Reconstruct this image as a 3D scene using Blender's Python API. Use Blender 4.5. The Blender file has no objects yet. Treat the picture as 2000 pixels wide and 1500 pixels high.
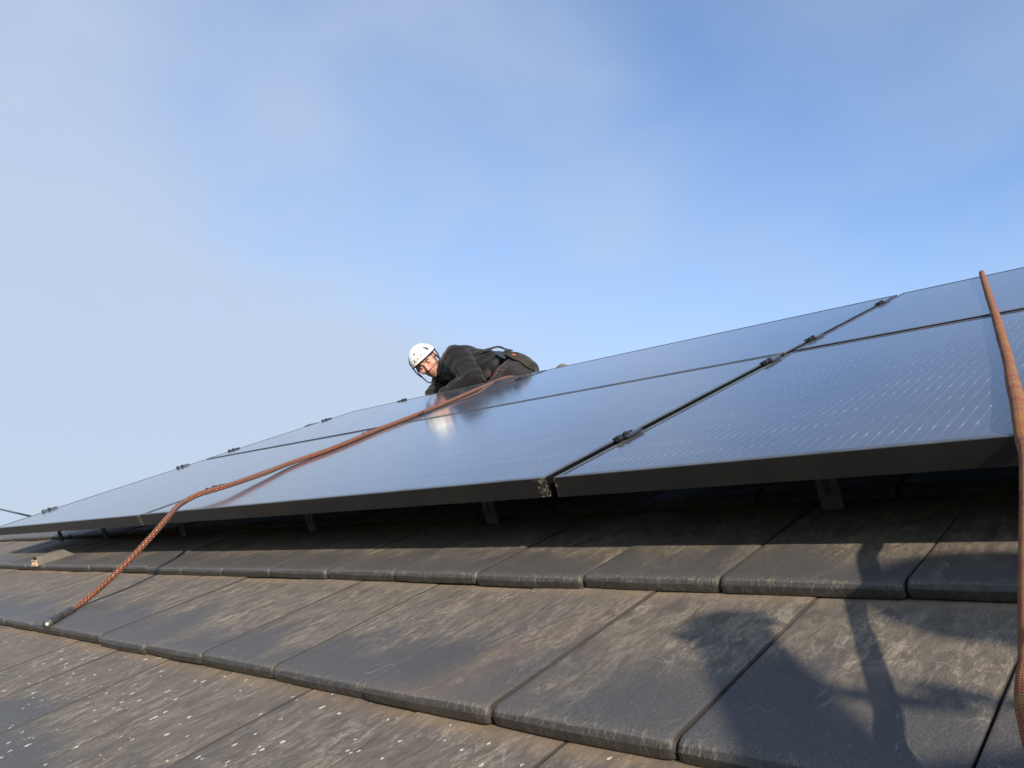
import bpy, bmesh, math, random
import numpy as np
from mathutils import Matrix, Vector
from mathutils.bvhtree import BVHTree

random.seed(7); rng = np.random.default_rng(7)
SC = bpy.context.scene
COL = SC.collection

# ------------------------------------------------------------------ frames
# Roof frame: u along the eaves (world X), v up the slope, n off the slope.
# n = 0 is the top of the solar panels, v = 0 their lower edge.
TH = math.radians(22.5)
HR = 5.2                                            # height of the roof frame's origin above the ground
MR = Matrix(((1, 0, 0, 0),
             (0, math.cos(TH), -math.sin(TH), 0),
             (0, math.sin(TH), math.cos(TH), HR),
             (0, 0, 0, 1)))
CR = np.array([[0.72066419, 0.64055041, -0.26521367],
               [-0.14896761, -0.23053906, -0.96159263],
               [-0.67709067, 0.73249363, -0.07071999]])   # camera right, down, forward in the roof frame
CO = np.array([0.88119721, -0.97923652, 0.26287627])
FPX = 1542.58                                       # focal length for a 2000 px wide picture

# ------------------------------------------------------------------ camera
cam = bpy.data.cameras.new('camera')
cam.sensor_width = 36.0
cam.lens = 36.0 * FPX / 2000.0
cam.clip_start = 0.01
cam.clip_end = 6000.0
camo = bpy.data.objects.new('camera', cam)
COL.objects.link(camo)
camo.matrix_world = MR @ Matrix(((CR[0][0], -CR[1][0], -CR[2][0], CO[0]),
                                 (CR[0][1], -CR[1][1], -CR[2][1], CO[1]),
                                 (CR[0][2], -CR[1][2], -CR[2][2], CO[2]),
                                 (0, 0, 0, 1)))
SC.camera = camo

# ------------------------------------------------------------------ sun and sky
LR = Vector((-1.50, 0.60, -1.0)).normalized()       # way the sunlight travels, roof frame
LW = (MR.to_3x3() @ LR).normalized()
SUNV = -LW
sun_el = math.asin(SUNV.z)
sun_az = math.atan2(SUNV.x, SUNV.y)                 # clockwise from +Y
sun = bpy.data.lights.new('sun', 'SUN')
sun.energy = 5.0
sun.angle = math.radians(0.9)
sun.color = (1.0, 0.88, 0.73)
suno = bpy.data.objects.new('sun', sun)
COL.objects.link(suno)
suno.rotation_euler = LW.to_track_quat('-Z', 'Y').to_euler()

W = bpy.data.worlds.new('World')
SC.world = W
W.use_nodes = True
nt = W.node_tree
nt.nodes.clear()
def wn(t, **k):
    n = nt.nodes.new(t)
    for a, b in k.items():
        setattr(n, a, b)
    return n
def wl(a, b): nt.links.new(a, b)
sky = wn('ShaderNodeTexSky', sky_type='NISHITA')
sky.sun_disc = False
sky.sun_elevation = sun_el
sky.sun_rotation = sun_az
sky.altitude = 50
sky.air_density = 1.0
sky.dust_density = 1.2
sky.ozone_density = 2.2
tc = wn('ShaderNodeTexCoord')
def wmath(op, a, b=0.0, c=0.0, clamp=False):
    n = wn('ShaderNodeMath', operation=op, use_clamp=clamp)
    for i, q in enumerate((a, b, c)):
        if hasattr(q, 'is_linked'): wl(q, n.inputs[i])
        else: n.inputs[i].default_value = q
    return n.outputs[0]
def wnoise(scale, loc, stretch, detail, rough, dist):
    mp = wn('ShaderNodeMapping')
    mp.inputs['Location'].default_value = loc
    mp.inputs['Scale'].default_value = stretch
    wl(tc.outputs['Generated'], mp.inputs['Vector'])
    n = wn('ShaderNodeTexNoise')
    n.inputs['Scale'].default_value = scale; n.inputs['Detail'].default_value = detail
    n.inputs['Roughness'].default_value = rough; n.inputs['Distortion'].default_value = dist
    wl(mp.outputs[0], n.inputs['Vector'])
    return n.outputs['Fac']
def wrange(x, a, b, lo, hi):
    n = wn('ShaderNodeMapRange', interpolation_type='SMOOTHSTEP')
    wl(x, n.inputs['Value'])
    for k, q in (('From Min', a), ('From Max', b), ('To Min', lo), ('To Max', hi)): n.inputs[k].default_value = q
    return n.outputs[0]
CLOUD_LOC = (17.166, 12.0225, 18.5395)
big = wnoise(1.5, CLOUD_LOC, (1, 1, 1.5), 3.0, 0.45, 0.4)
VEIL_LOC = (14.319, 14.7944, 6.8719)
veil = wnoise(3.0, VEIL_LOC, (1, 1, 1.4), 5.0, 0.5, 0.5)
sep = wn('ShaderNodeSeparateXYZ')
wl(tc.outputs['Generated'], sep.inputs[0])
# ground mist thickens towards the horizon all round and towards the west (-X), where it is drifting in
low = wrange(sep.outputs['Z'], 0.70, 0.02, 0.0, 0.74)
west = wmath('MULTIPLY', wmath('ADD', wmath('MULTIPLY', sep.outputs['X'], -0.92), wmath('MULTIPLY', sep.outputs['Y'], -0.39)), 0.55)
cl = wmath('ADD', wmath('MULTIPLY', wrange(big, 0.35, 0.65, -0.5, 0.5), 0.42), wmath('MULTIPLY', wmath('SUBTRACT', veil, 0.5), 0.75))
fac = wmath('ADD', wmath('ADD', low, west), wmath('ADD', cl, 0.13))
fac = wrange(fac, -0.15, 1.12, 0.02, 0.96)
gain = wn('ShaderNodeMix', data_type='RGBA', blend_type='MULTIPLY')
gain.inputs['Factor'].default_value = 1.0
wl(sky.outputs[0], gain.inputs['A'])
gain.inputs['B'].default_value = (1.02, 1.16, 1.34, 1)
mist = wn('ShaderNodeRGB')
mist.outputs[0].default_value = (3.02, 3.58, 4.5, 1)
mx = wn('ShaderNodeMix', data_type='RGBA')
wl(fac, mx.inputs['Factor'])
wl(gain.outputs['Result'], mx.inputs['A'])
wl(mist.outputs[0], mx.inputs['B'])
bg = wn('ShaderNodeBackground')
bg.inputs['Strength'].default_value = 0.128
wl(mx.outputs['Result'], bg.inputs['Color'])
wo = wn('ShaderNodeOutputWorld')
wl(bg.outputs[0], wo.inputs['Surface'])

vs = SC.view_settings
vs.view_transform = 'Standard'
vs.look = 'None'
vs.exposure = 0.48
vs.gamma = 1.0
vs.use_curve_mapping = False

# ------------------------------------------------------------------ helpers
def ray(x, y):
    return CR.T @ np.array([(x - 1000) / FPX, (y - 750) / FPX, 1.0])
def atn(x, y, n):
    r = ray(x, y); return CO + r * ((n - CO[2]) / r[2])
def atv(x, y, v):
    r = ray(x, y); return CO + r * ((v - CO[1]) / r[1])

def tag(o, label=None, cat=None, group=None, kind=None):
    if label: o['label'] = label
    if cat: o['category'] = cat
    if group: o['group'] = group
    if kind: o['kind'] = kind
    return o
def link(o, parent=None, mat_local=None):
    """top-level objects are placed through the roof frame, parts relative to their parent"""
    COL.objects.link(o)
    if parent is not None:
        o.parent = parent
        if mat_local is not None: o.matrix_local = mat_local
    else:
        o.matrix_world = MR @ (mat_local if mat_local is not None else Matrix.Identity(4))
    return o
def empty(name, loc=(0, 0, 0), parent=None):
    e = bpy.data.objects.new(name, None)
    e.empty_display_size = 0.1
    return link(e, parent, Matrix.Translation(loc))
def mesh_obj(name, verts, faces, mat, parent=None, ml=None, smooth=False, uvs=None):
    me = bpy.data.meshes.new(name)
    me.from_pydata([tuple(map(float, v)) for v in verts], [], faces)
    me.update()
    if smooth:
        me.polygons.foreach_set('use_smooth', [True] * len(me.polygons))
    if mat: me.materials.append(mat)
    if uvs is not None:
        ul = me.uv_layers.new(name='UVMap')
        for lp in me.loops:
            ul.data[lp.index].uv = uvs[lp.vertex_index]
    return link(bpy.data.objects.new(name, me), parent, ml)

class MB:
    """collects pieces of ONE part"""
    def __init__(s): s.v = []; s.f = []
    def add(s, v, f):
        k = len(s.v); s.v += [tuple(map(float, p)) for p in v]; s.f += [tuple(i + k for i in q) for q in f]
    def box(s, lo, hi, bev=0.0):
        bm = bmesh.new()
        bmesh.ops.create_cube(bm, size=1.0)
        for v in bm.verts:
            v.co = Vector([(lo[i] + hi[i]) / 2 + v.co[i] * (hi[i] - lo[i]) for i in range(3)])
        if bev: bmesh.ops.bevel(bm, geom=bm.edges[:], offset=bev, segments=2, affect='EDGES', profile=0.6)
        s.bm(bm)
    def bm(s, bm):
        bm.verts.ensure_lookup_table(); bm.verts.index_update()
        s.add([v.co[:] for v in bm.verts], [tuple(v.index for v in f.verts) for f in bm.faces]); bm.free()
    def cyl(s, a, b, r, seg=12, r2=None):
        r2 = r if r2 is None else r2
        a = np.array(a, float); b = np.array(b, float); d = (b - a) / np.linalg.norm(b - a)
        e = np.cross(d, [0, 0, 1.0])
        if np.linalg.norm(e) < 1e-3: e = np.cross(d, [0, 1.0, 0])
        e /= np.linalg.norm(e); g = np.cross(d, e)
        v = []
        for c, rr in ((a, r), (b, r2)):
            for i in range(seg):
                t = 2 * math.pi * i / seg
                v.append(c + rr * (math.cos(t) * e + math.sin(t) * g))
        f = [(i, (i + 1) % seg, seg + (i + 1) % seg, seg + i) for i in range(seg)]
        f += [tuple(range(seg))[::-1], tuple(range(seg, 2 * seg))]
        s.add(v, f)
    def build(s, name, mat, parent=None, ml=None, smooth=False):
        return mesh_obj(name, s.v, s.f, mat, parent, ml, smooth)

def spline(P, step):
    """Catmull-Rom through P, resampled about every step metres"""
    P = [np.array(q, float) for q in P]
    P = [2 * P[0] - P[1]] + P + [2 * P[-1] - P[-2]]
    out = []
    for i in range(1, len(P) - 2):
        p0, p1, p2, p3 = P[i - 1:i + 3]
        n = max(2, int(np.linalg.norm(p2 - p1) / step))
        for k in range(n):
            t = k / n
            out.append(0.5 * (2 * p1 + (p2 - p0) * t + (2 * p0 - 5 * p1 + 4 * p2 - p3) * t * t + (3 * p1 - p0 - 3 * p2 + p3) * t ** 3))
    out.append(P[-2])
    return np.array(out)
def tube(name, P, r, mat, parent=None, seg=14, rfun=None, step=0.02):
    C = spline(P, step)
    T = np.gradient(C, axis=0); T /= np.linalg.norm(T, axis=1)[:, None]
    e = np.cross(T[0], [0.3, 0.2, 1.0]); e /= np.linalg.norm(e)
    L = np.concatenate([[0], np.cumsum(np.linalg.norm(np.diff(C, axis=0), axis=1))])
    verts = []; uv = []
    for i in range(len(C)):
        e = e - T[i] * (e @ T[i]); e /= np.linalg.norm(e); g = np.cross(T[i], e)
        rr = r * (rfun(L[i]) if rfun else 1.0)
        for k in range(seg + 1):
            t = 2 * math.pi * k / seg
            verts.append(C[i] + rr * (math.cos(t) * e + math.sin(t) * g)); uv.append((L[i], k / seg))
    faces = []
    m = seg + 1
    for i in range(len(C) - 1):
        for k in range(seg):
            faces.append((i * m + k, i * m + k + 1, (i + 1) * m + k + 1, (i + 1) * m + k))
    k0 = len(verts); verts += [C[0], C[-1]]; uv += [(0, 0), (L[-1], 0)]
    for k in range(seg):
        faces.append((k0, k + 1, k)); faces.append((k0 + 1, (len(C) - 1) * m + k, (len(C) - 1) * m + k + 1))
    return mesh_obj(name, verts, faces, mat, parent, None, True, uv)

# ------------------------------------------------------------------ materials
class NT:
    def __init__(s, name):
        s.m = bpy.data.materials.new(name); s.m.use_nodes = True
        s.t = s.m.node_tree; s.t.nodes.clear()
        s.o = s.n('ShaderNodeOutputMaterial'); s.p = s.n('ShaderNodeBsdfPrincipled')
        s.l(s.p.outputs[0], s.o.inputs['Surface'])
    def n(s, t, **k):
        n = s.t.nodes.new(t)
        for a, b in k.items(): setattr(n, a, b)
        return n
    def l(s, a, b): s.t.links.new(a, b)
    def set(s, **k):
        for a, b in k.items():
            i = s.p.inputs[a.replace('_', ' ')]
            if hasattr(b, 'is_linked'): s.l(b, i)
            else: i.default_value = (b + (1,)) if isinstance(b, tuple) and len(b) == 3 else b
        return s
    def val(s, sock, x):
        if hasattr(x, 'is_linked'): s.l(x, sock)
        else: sock.default_value = x
    def math(s, op, a, b=0.0, c=0.0, clamp=False):
        n = s.n('ShaderNodeMath', operation=op, use_clamp=clamp)
        s.val(n.inputs[0], a); s.val(n.inputs[1], b); s.val(n.inputs[2], c)
        return n.outputs[0]
    def rng(s, x, a, b, lo=0.0, hi=1.0, smooth=True):
        n = s.n('ShaderNodeMapRange', interpolation_type='SMOOTHSTEP' if smooth else 'LINEAR')
        s.val(n.inputs['Value'], x)
        for k, q in (('From Min', a), ('From Max', b), ('To Min', lo), ('To Max', hi)): s.val(n.inputs[k], q)
        return n.outputs[0]
    def noise(s, vec, scale, detail=4.0, rough=0.5, dist=0.0):
        n = s.n('ShaderNodeTexNoise'); s.l(vec, n.inputs['Vector'])
        n.inputs['Scale'].default_value = scale; n.inputs['Detail'].default_value = detail
        n.inputs['Roughness'].default_value = rough; n.inputs['Distortion'].default_value = dist
        return n.outputs['Fac']
    def voro(s, vec, scale, feat='F1', out='Distance', rand=1.0):
        n = s.n('ShaderNodeTexVoronoi', feature=feat); s.l(vec, n.inputs['Vector'])
        n.inputs['Scale'].default_value = scale; n.inputs['Randomness'].default_value = rand
        return n.outputs[out]
    def vmap(s, vec, scale=(1, 1, 1), loc=(0, 0, 0), rot=(0, 0, 0)):
        n = s.n('ShaderNodeMapping'); s.l(vec, n.inputs['Vector'])
        n.inputs['Scale'].default_value = scale; n.inputs['Location'].default_value = loc; n.inputs['Rotation'].default_value = rot
        return n.outputs[0]
    def vadd(s, a, b):
        n = s.n('ShaderNodeVectorMath', operation='ADD'); s.val(n.inputs[0], a); s.val(n.inputs[1], b); return n.outputs[0]
    def mix(s, f, a, b, mode='MIX'):
        n = s.n('ShaderNodeMix', data_type='RGBA', blend_type=mode)
        s.val(n.inputs['Factor'], f)
        for k, q in (('A', a), ('B', b)):
            s.val(n.inputs[k], q + (1,) if isinstance(q, tuple) and len(q) == 3 else q)
        return n.outputs['Result']
    def bump(s, h, strength=0.3, dist=0.01, normal=None):
        n = s.n('ShaderNodeBump'); n.inputs['Strength'].default_value = strength; n.inputs['Distance'].default_value = dist
        s.l(h, n.inputs['Height'])
        if normal: s.l(normal, n.inputs['Normal'])
        return n.outputs[0]
    def obj(s): return s.n('ShaderNodeTexCoord').outputs['Object']
    def uv(s): return s.n('ShaderNodeTexCoord').outputs['UV']
    def xyz(s, v):
        n = s.n('ShaderNodeSeparateXYZ'); s.l(v, n.inputs[0]); return n.outputs

def plain(name, col, rough=0.5, metal=0.0, spec=0.5, nscale=0.0, namt=0.15, bump=0.0):
    m = NT(name)
    if nscale:
        f = m.noise(m.obj(), nscale, 5, 0.6)
        a = tuple(c * (1 - namt) for c in col); b = tuple(min(1, c * (1 + namt)) for c in col)
        m.set(Base_Color=m.mix(m.rng(f, 0.3, 0.7), a, b), Roughness=m.rng(f, 0.2, 0.8, rough * 0.85, min(1, rough * 1.15)))
        if bump: m.set(Normal=m.bump(f, bump, 0.004))
    else:
        m.set(Base_Color=col, Roughness=rough)
    m.set(Metallic=metal, Specular_IOR_Level=spec)
    return m.m

TW, TG = 0.239, 0.358          # cover width and gauge of a tile
NT_TOP, NT_BOT = -0.1405, -0.163
def tile_material():
    m = NT('weathered_tile')
    oi = m.n('ShaderNodeObjectInfo')
    off = m.n('ShaderNodeVectorMath', operation='SCALE')
    cmb = m.n('ShaderNodeCombineXYZ')
    m.l(oi.outputs['Random'], cmb.inputs[0])
    r2 = m.math('FRACT', m.math('MULTIPLY', oi.outputs['Random'], 17.31)); m.l(r2, cmb.inputs[1])
    r3 = m.math('FRACT', m.math('MULTIPLY', oi.outputs['Random'], 91.7)); m.l(r3, cmb.inputs[2])
    m.l(cmb.outputs[0], off.inputs[0]); off.inputs['Scale'].default_value = 40.0
    o = m.obj()
    P = m.vadd(o, off.outputs[0])
    x, y, z = m.xyz(o)
    lich = m.n('ShaderNodeAttribute', attribute_type='OBJECT', attribute_name='lichen').outputs['Fac']
    # slow patches, shared along the slope
    big = m.noise(m.vmap(P, (5, 2.2, 5)), 1.0, 5, 0.55, 0.6)
    streak = m.noise(m.vmap(P, (58, 20, 58), rot=(0, 0, 0.12)), 1.0, 7, 0.68, 1.0)
    fleck = m.noise(m.vmap(P, (190, 70, 190), rot=(0, 0, -0.35)), 1.0, 6, 0.70, 1.2)
    fine = m.noise(P, 420, 4, 0.7)
    # the nose end is rubbed smooth and blue-grey, the upper part carries pale deposit
    upper = m.rng(m.math('ADD', y, m.math('MULTIPLY', m.math('SUBTRACT', big, 0.5), 0.5)), 0.03, 0.22)
    patch_ = m.noise(m.vmap(P, (11, 7, 11)), 1.0, 4, 0.6, 0.5)
    dark = m.mix(m.rng(fine, 0.3, 0.7), (0.052, 0.050, 0.049), (0.088, 0.084, 0.080))
    brown = m.mix(m.rng(streak, 0.3, 0.7), (0.084, 0.070, 0.055), (0.158, 0.132, 0.102))
    base = m.mix(m.rng(m.math('ADD', m.math('MULTIPLY', upper, 0.7), m.math('SUBTRACT', m.math('MULTIPLY', big, 0.4), m.math('MULTIPLY', lich, 0.22))), 0.15, 0.85), dark, brown)
    dep = m.math('MULTIPLY', m.rng(m.math('ADD', streak, m.math('MULTIPLY', m.math('SUBTRACT', fleck, 0.5), 1.1)), 0.46, 0.74),
                 m.math('MULTIPLY', m.rng(patch_, 0.36, 0.66, 0.10, 1.0), m.rng(m.math('ADD', m.math('MULTIPLY', upper, 0.6), m.math('MULTIPLY', big, 0.6)), 0.25, 0.85, 0.12, 1.0)))
    base = m.mix(m.math('MULTIPLY', dep, 0.72), base, (0.33, 0.28, 0.205))
    # sandy dirt caught at the head of each course, below the nose above
    sand = m.math('MULTIPLY', m.rng(m.math('ADD', y, m.math('MULTIPLY', m.math('SUBTRACT', fleck, 0.5), 0.05)), TG - 0.035, TG - 0.004), m.rng(patch_, 0.3, 0.6, 0.2, 0.9))
    base = m.mix(m.math('MULTIPLY', sand, 0.6), base, (0.25, 0.175, 0.105))
    # rust-brown tinge on some tiles
    tint = m.rng(oi.outputs['Random'], 0.45, 1.0, 0.0, 0.55)
    base = m.mix(m.math('MULTIPLY', tint, m.rng(big, 0.35, 0.65)), base, (0.145, 0.104, 0.076))
    grit = m.noise(P, 900, 2, 0.6)
    base = m.mix(m.rng(grit, 0.30, 0.48, 0.45, 0.0), base, (0.03, 0.027, 0.024))
    base = m.mix(m.rng(grit, 0.56, 0.72, 0.0, 0.35), base, (0.26, 0.23, 0.19))
    # scratches
    sc = m.noise(m.vmap(P, (16, 7, 9), rot=(0, 0, 0.7)), 1.0, 2, 0.5, 1.2)
    scr = m.math('SUBTRACT', 1.0, m.rng(m.math('ABSOLUTE', m.math('SUBTRACT', sc, 0.47)), 0.0, 0.009))
    scr = m.math('MULTIPLY', scr, m.rng(m.noise(P, 14, 2), 0.5, 0.65))
    base = m.mix(m.math('MULTIPLY', scr, 0.32), base, (0.34, 0.32, 0.29))
    # crust and moss on the nose
    nose = m.rng(m.math('ADD', y, m.math('MULTIPLY', m.math('SUBTRACT', streak, 0.5), 0.02)), 0.026, 0.004)
    crust = m.math('MULTIPLY', nose, m.rng(m.noise(m.vmap(P, (150, 60, 60)), 1.0, 5, 0.7), 0.50, 0.66))
    base = m.mix(m.math('MULTIPLY', crust, 0.75), base, m.mix(m.noise(P, 60, 2), (0.10, 0.085, 0.045), (0.27, 0.24, 0.17)))
    face = m.math('MULTIPLY', m.rng(y, 0.0072, 0.0052), m.rng(m.noise(P, 45, 4, 0.6), 0.25, 0.6, 0.6, 1.0))  # darkens the whole front face of the nose
    joint = m.math('MAXIMUM', m.rng(x, 0.0026, 0.0012), m.rng(x, TW - 0.0042, TW - 0.0026))  # joint walls shaded in the colour along both side edges
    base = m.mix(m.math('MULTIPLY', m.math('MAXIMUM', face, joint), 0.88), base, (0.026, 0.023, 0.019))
    # lichen dots
    dn = m.n('ShaderNodeTexNoise'); m.l(P, dn.inputs['Vector']); dn.inputs['Scale'].default_value = 130.0; dn.inputs['Detail'].default_value = 3.0
    sv = m.n('ShaderNodeVectorMath', operation='SCALE'); m.l(dn.outputs['Color'], sv.inputs[0]); sv.inputs['Scale'].default_value = 0.010
    PD = m.vadd(P, sv.outputs[0])
    vs_ = m.voro(m.vmap(PD, (88, 70, 88)), 1.0)
    rnd = m.n('ShaderNodeTexVoronoi'); m.l(m.vmap(PD, (88, 70, 88)), rnd.inputs['Vector']); rnd.inputs['Scale'].default_value = 1.0
    cr, cg, cb = m.xyz(rnd.outputs['Color'])
    thr = m.math('MULTIPLY', m.math('MULTIPLY', m.math('POWER', m.rng(cr, 0.40, 1.0, 0.0, 1.0, False), 3.0), 0.35), m.rng(m.math('ADD', lich, m.math('MULTIPLY', m.math('SUBTRACT', big, 0.5), 0.9)), 0.15, 0.9))
    dots = m.rng(m.math('SUBTRACT', thr, vs_), -0.01, 0.06)
    base = m.mix(m.math('MULTIPLY', dots, 0.9), base, m.mix(cg, (0.50, 0.49, 0.45), (0.62, 0.57, 0.42)))
    rough = m.rng(m.math('ADD', m.math('MULTIPLY', dep, 0.5), upper), 0.0, 1.4, 0.50, 0.85, False)
    h = m.math('ADD', m.math('MULTIPLY', fleck, 0.5), m.math('ADD', m.math('MULTIPLY', fine, 0.35), m.math('ADD', m.math('MULTIPLY', dots, 0.8), m.math('MULTIPLY', crust, 1.2))))
    wav = m.noise(m.vmap(P, (7, 3, 7)), 1.0, 2)
    nb = m.bump(h, 0.6, 0.0028)
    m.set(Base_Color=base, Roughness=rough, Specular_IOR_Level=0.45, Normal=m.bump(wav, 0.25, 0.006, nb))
    return m.m
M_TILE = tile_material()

def frame_material():
    m = NT('black_anodised_frame')
    o = m.obj(); x, y, z = m.xyz(o)
    n = m.noise(o, 9, 5, 0.6); sp = m.noise(m.vmap(o, (130, 130, 110)), 1.0, 6, 0.75)
    # lime and lichen dirt gathers where frames meet at the lower corners
    corner = m.math('MULTIPLY', m.rng(x, 0.805, 0.845), m.rng(y, 0.012, 0.0))
    corner = m.math('MAXIMUM', corner, m.math('MULTIPLY', m.rng(x, -0.83, -0.845, 0, 0.5), m.rng(y, 0.012, 0.0)))
    dirt = m.math('MULTIPLY', m.rng(m.math('ADD', sp, m.math('MULTIPLY', corner, 0.16)), 0.62, 0.70), m.rng(corner, 0.0, 0.5, 0.25, 1.0))
    dirt = m.math('MULTIPLY', dirt, m.rng(n, 0.35, 0.6, 0.25, 1.0))
    base = m.mix(m.rng(n, 0.3, 0.7), (0.0030, 0.0030, 0.0030), (0.0060, 0.0058, 0.0052))
    top_ = m.math('MULTIPLY', m.rng(z, -0.0012, -0.0004), m.rng(m.noise(m.vmap(o, (14, 14, 14)), 1.0, 4, 0.6), 0.25, 0.7, 0.35, 1.0))  # sky sheen on the top flange and chamfer, painted in as paler grey
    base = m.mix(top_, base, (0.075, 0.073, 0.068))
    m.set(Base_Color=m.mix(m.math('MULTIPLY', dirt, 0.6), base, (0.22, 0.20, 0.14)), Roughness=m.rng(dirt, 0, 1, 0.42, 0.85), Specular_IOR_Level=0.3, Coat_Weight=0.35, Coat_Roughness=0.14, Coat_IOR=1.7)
    return m.m
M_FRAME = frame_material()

def glass_material():
    m = NT('solar_cell_glass')
    o = m.obj(); x, y, z = m.xyz(o)
    cell = 0.1655
    cx = m.math('FRACT', m.math('ADD', m.math('DIVIDE', x, cell), 50.0))
    bx = m.math('MULTIPLY', cx, 10.0)
    ln = m.math('ABSOLUTE', m.math('SUBTRACT', m.math('FRACT', bx), 0.5))             # distance to a busbar in 16.5 mm units
    hy = m.math('FRACT', m.math('ADD', m.math('DIVIDE', y, cell / 2), 50.06))
    py = m.math('ABSOLUTE', m.math('SUBTRACT', m.math('FRACT', m.math('MULTIPLY', hy, 3.0)), 0.5))
    pad = m.rng(py, 0.10, 0.04)
    edge = m.math('MAXIMUM', m.rng(hy, 0.10, 0.05), m.rng(hy, 0.90, 0.95))
    padw = m.math('MULTIPLY_ADD', m.math('MAXIMUM', m.math('MULTIPLY', pad, 0.5), edge), 0.030, 0.026)
    line = m.math('LESS_THAN', ln, padw)
    strength = m.math('MULTIPLY_ADD', m.math('MAXIMUM', m.math('MULTIPLY', pad, 0.4), edge), 0.55, 0.38)
    var = m.rng(m.noise(m.vmap(o, (7, 5, 1)), 1.0, 3, 0.6), 0.35, 0.65, 0.25, 1.0)
    line = m.math('MULTIPLY', m.math('MULTIPLY', line, strength), var)
    gap = m.math('MAXIMUM', m.math('LESS_THAN', cx, 0.012), m.math('LESS_THAN', hy, 0.02))
    base = m.mix(m.noise(o, 3, 2), (0.010, 0.013, 0.026), (0.013, 0.017, 0.034))
    base = m.mix(gap, base, (0.012, 0.012, 0.014))
    base = m.mix(line, base, (0.30, 0.33, 0.40))
    dust = m.noise(m.vmap(o, (2, 3, 1)), 1.0, 6, 0.6, 0.5)
    spk = m.voro(o, 38.0)
    spk = m.math('MULTIPLY', m.rng(spk, 0.035, 0.02), m.rng(m.noise(o, 4.0, 2), 0.58, 0.64))
    base = m.mix(m.rng(dust, 0.3, 0.8, 0.06, 0.14), base, (0.40, 0.39, 0.37))
    base = m.mix(m.math('MULTIPLY', spk, 0.8), base, (0.5, 0.5, 0.48))
    m.set(Base_Color=base, Roughness=0.45, Specular_IOR_Level=0.15, Coat_Weight=1.0, Coat_IOR=1.72,
          Coat_Roughness=m.rng(dust, 0.3, 0.8, 0.085, 0.13))
    return m.m
M_GLASS = glass_material()
M_CLAMP = plain('black_clamp', (0.016, 0.016, 0.018), 0.20, 0.0, 0.6, 60, 0.2)
M_STEEL = plain('stainless_bolt', (0.55, 0.55, 0.54), 0.28, 1.0)
M_ALU = plain('black_rail', (0.02, 0.02, 0.02), 0.4, 0.0, 0.5, 30, 0.15)
M_HOOK = plain('galvanised_hook', (0.05, 0.053, 0.056), 0.6, 0.2, 0.5, 40, 0.25)
M_BACK = plain('black_backsheet', (0.012, 0.012, 0.014), 0.6)

def rope_material(name, cols, k, a, fuzzy=False):
    m = NT(name)
    uv = m.uv(); x, y, z = m.xyz(uv)
    wob = m.math('MULTIPLY', m.math('SUBTRACT', m.noise(m.vmap(uv, (90, 3, 1)), 1.0, 3, 0.6), 0.5), 0.55)
    L = m.math('ADD', m.math('MULTIPLY', x, a), wob)
    A = m.math('MULTIPLY', y, k)
    p = m.math('SINE', m.math('MULTIPLY', m.math('ADD', L, A), 6.28318))
    q = m.math('SINE', m.math('MULTIPLY', m.math('SUBTRACT', L, A), 6.28318))
    br = m.math('MULTIPLY', p, q)
    o = m.obj()
    f = m.noise(o, 420, 3)
    c = m.mix(m.rng(br, -0.35, 0.35), cols[0], cols[1])
    c = m.mix(m.math('MULTIPLY', m.rng(p, 0.45, 0.75), m.rng(q, -0.1, 0.4)), c, cols[2])
    c = m.mix(m.rng(q, 0.80, 0.95), c, cols[3])
    c = m.mix(m.rng(f, 0.4, 0.75, 0, 0.35), c, tuple(v * 0.5 for v in cols[0]))
    if fuzzy:
        band = m.noise(m.vmap(uv, (38, 1.3, 1)), 1.0, 4, 0.6)
        c = m.mix(m.rng(band, 0.42, 0.62, 0, 0.55), c, (0.24, 0.17, 0.035))
        c = m.mix(m.rng(band, 0.46, 0.30, 0, 0.65), c, (0.13, 0.020, 0.018))
    m.set(Base_Color=c, Roughness=0.85, Specular_IOR_Level=0.2, Sheen_Weight=0.08,
          Normal=m.bump(m.math('ADD', m.math('ABSOLUTE', br), m.math('MULTIPLY', f, 0.4)), 0.8, 0.0015))
    return m.m
M_ROPE = rope_material('red_flecked_rope', ((0.060, 0.026, 0.015), (0.25, 0.062, 0.034), (0.56, 0.34, 0.22), (0.028, 0.022, 0.015)), 3.0, 80.0)
M_ROPE2 = rope_material('orange_woven_rope', ((0.20, 0.045, 0.018), (0.33, 0.085, 0.030), (0.38, 0.16, 0.065), (0.13, 0.030, 0.016)), 6.0, 190.0, True)
M_RUBBER = plain('scuffed_rubber', (0.045, 0.045, 0.042), 0.55, 0.0, 0.5, 90, 0.5, 0.4)
M_CORE = plain('white_rope_core', (0.75, 0.70, 0.58), 0.8)

# ------------------------------------------------------------------ ground and house
def ground_material():
    m = NT('lawn'); o = m.obj()
    f = m.noise(o, 0.6, 8, 0.6)
    m.set(Base_Color=m.mix(m.rng(f, 0.3, 0.7), (0.045, 0.075, 0.025), (0.09, 0.11, 0.045)), Roughness=0.95)
    return m.m
g = bpy.data.meshes.new('ground')
g.from_pydata([(-3000, -3000, 0), (3000, -3000, 0), (3000, 3000, 0), (-3000, 3000, 0)], [], [(0, 1, 2, 3)])
g.materials.append(ground_material())
go = bpy.data.objects.new('ground', g); COL.objects.link(go)
tag(go, kind='structure')

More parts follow.
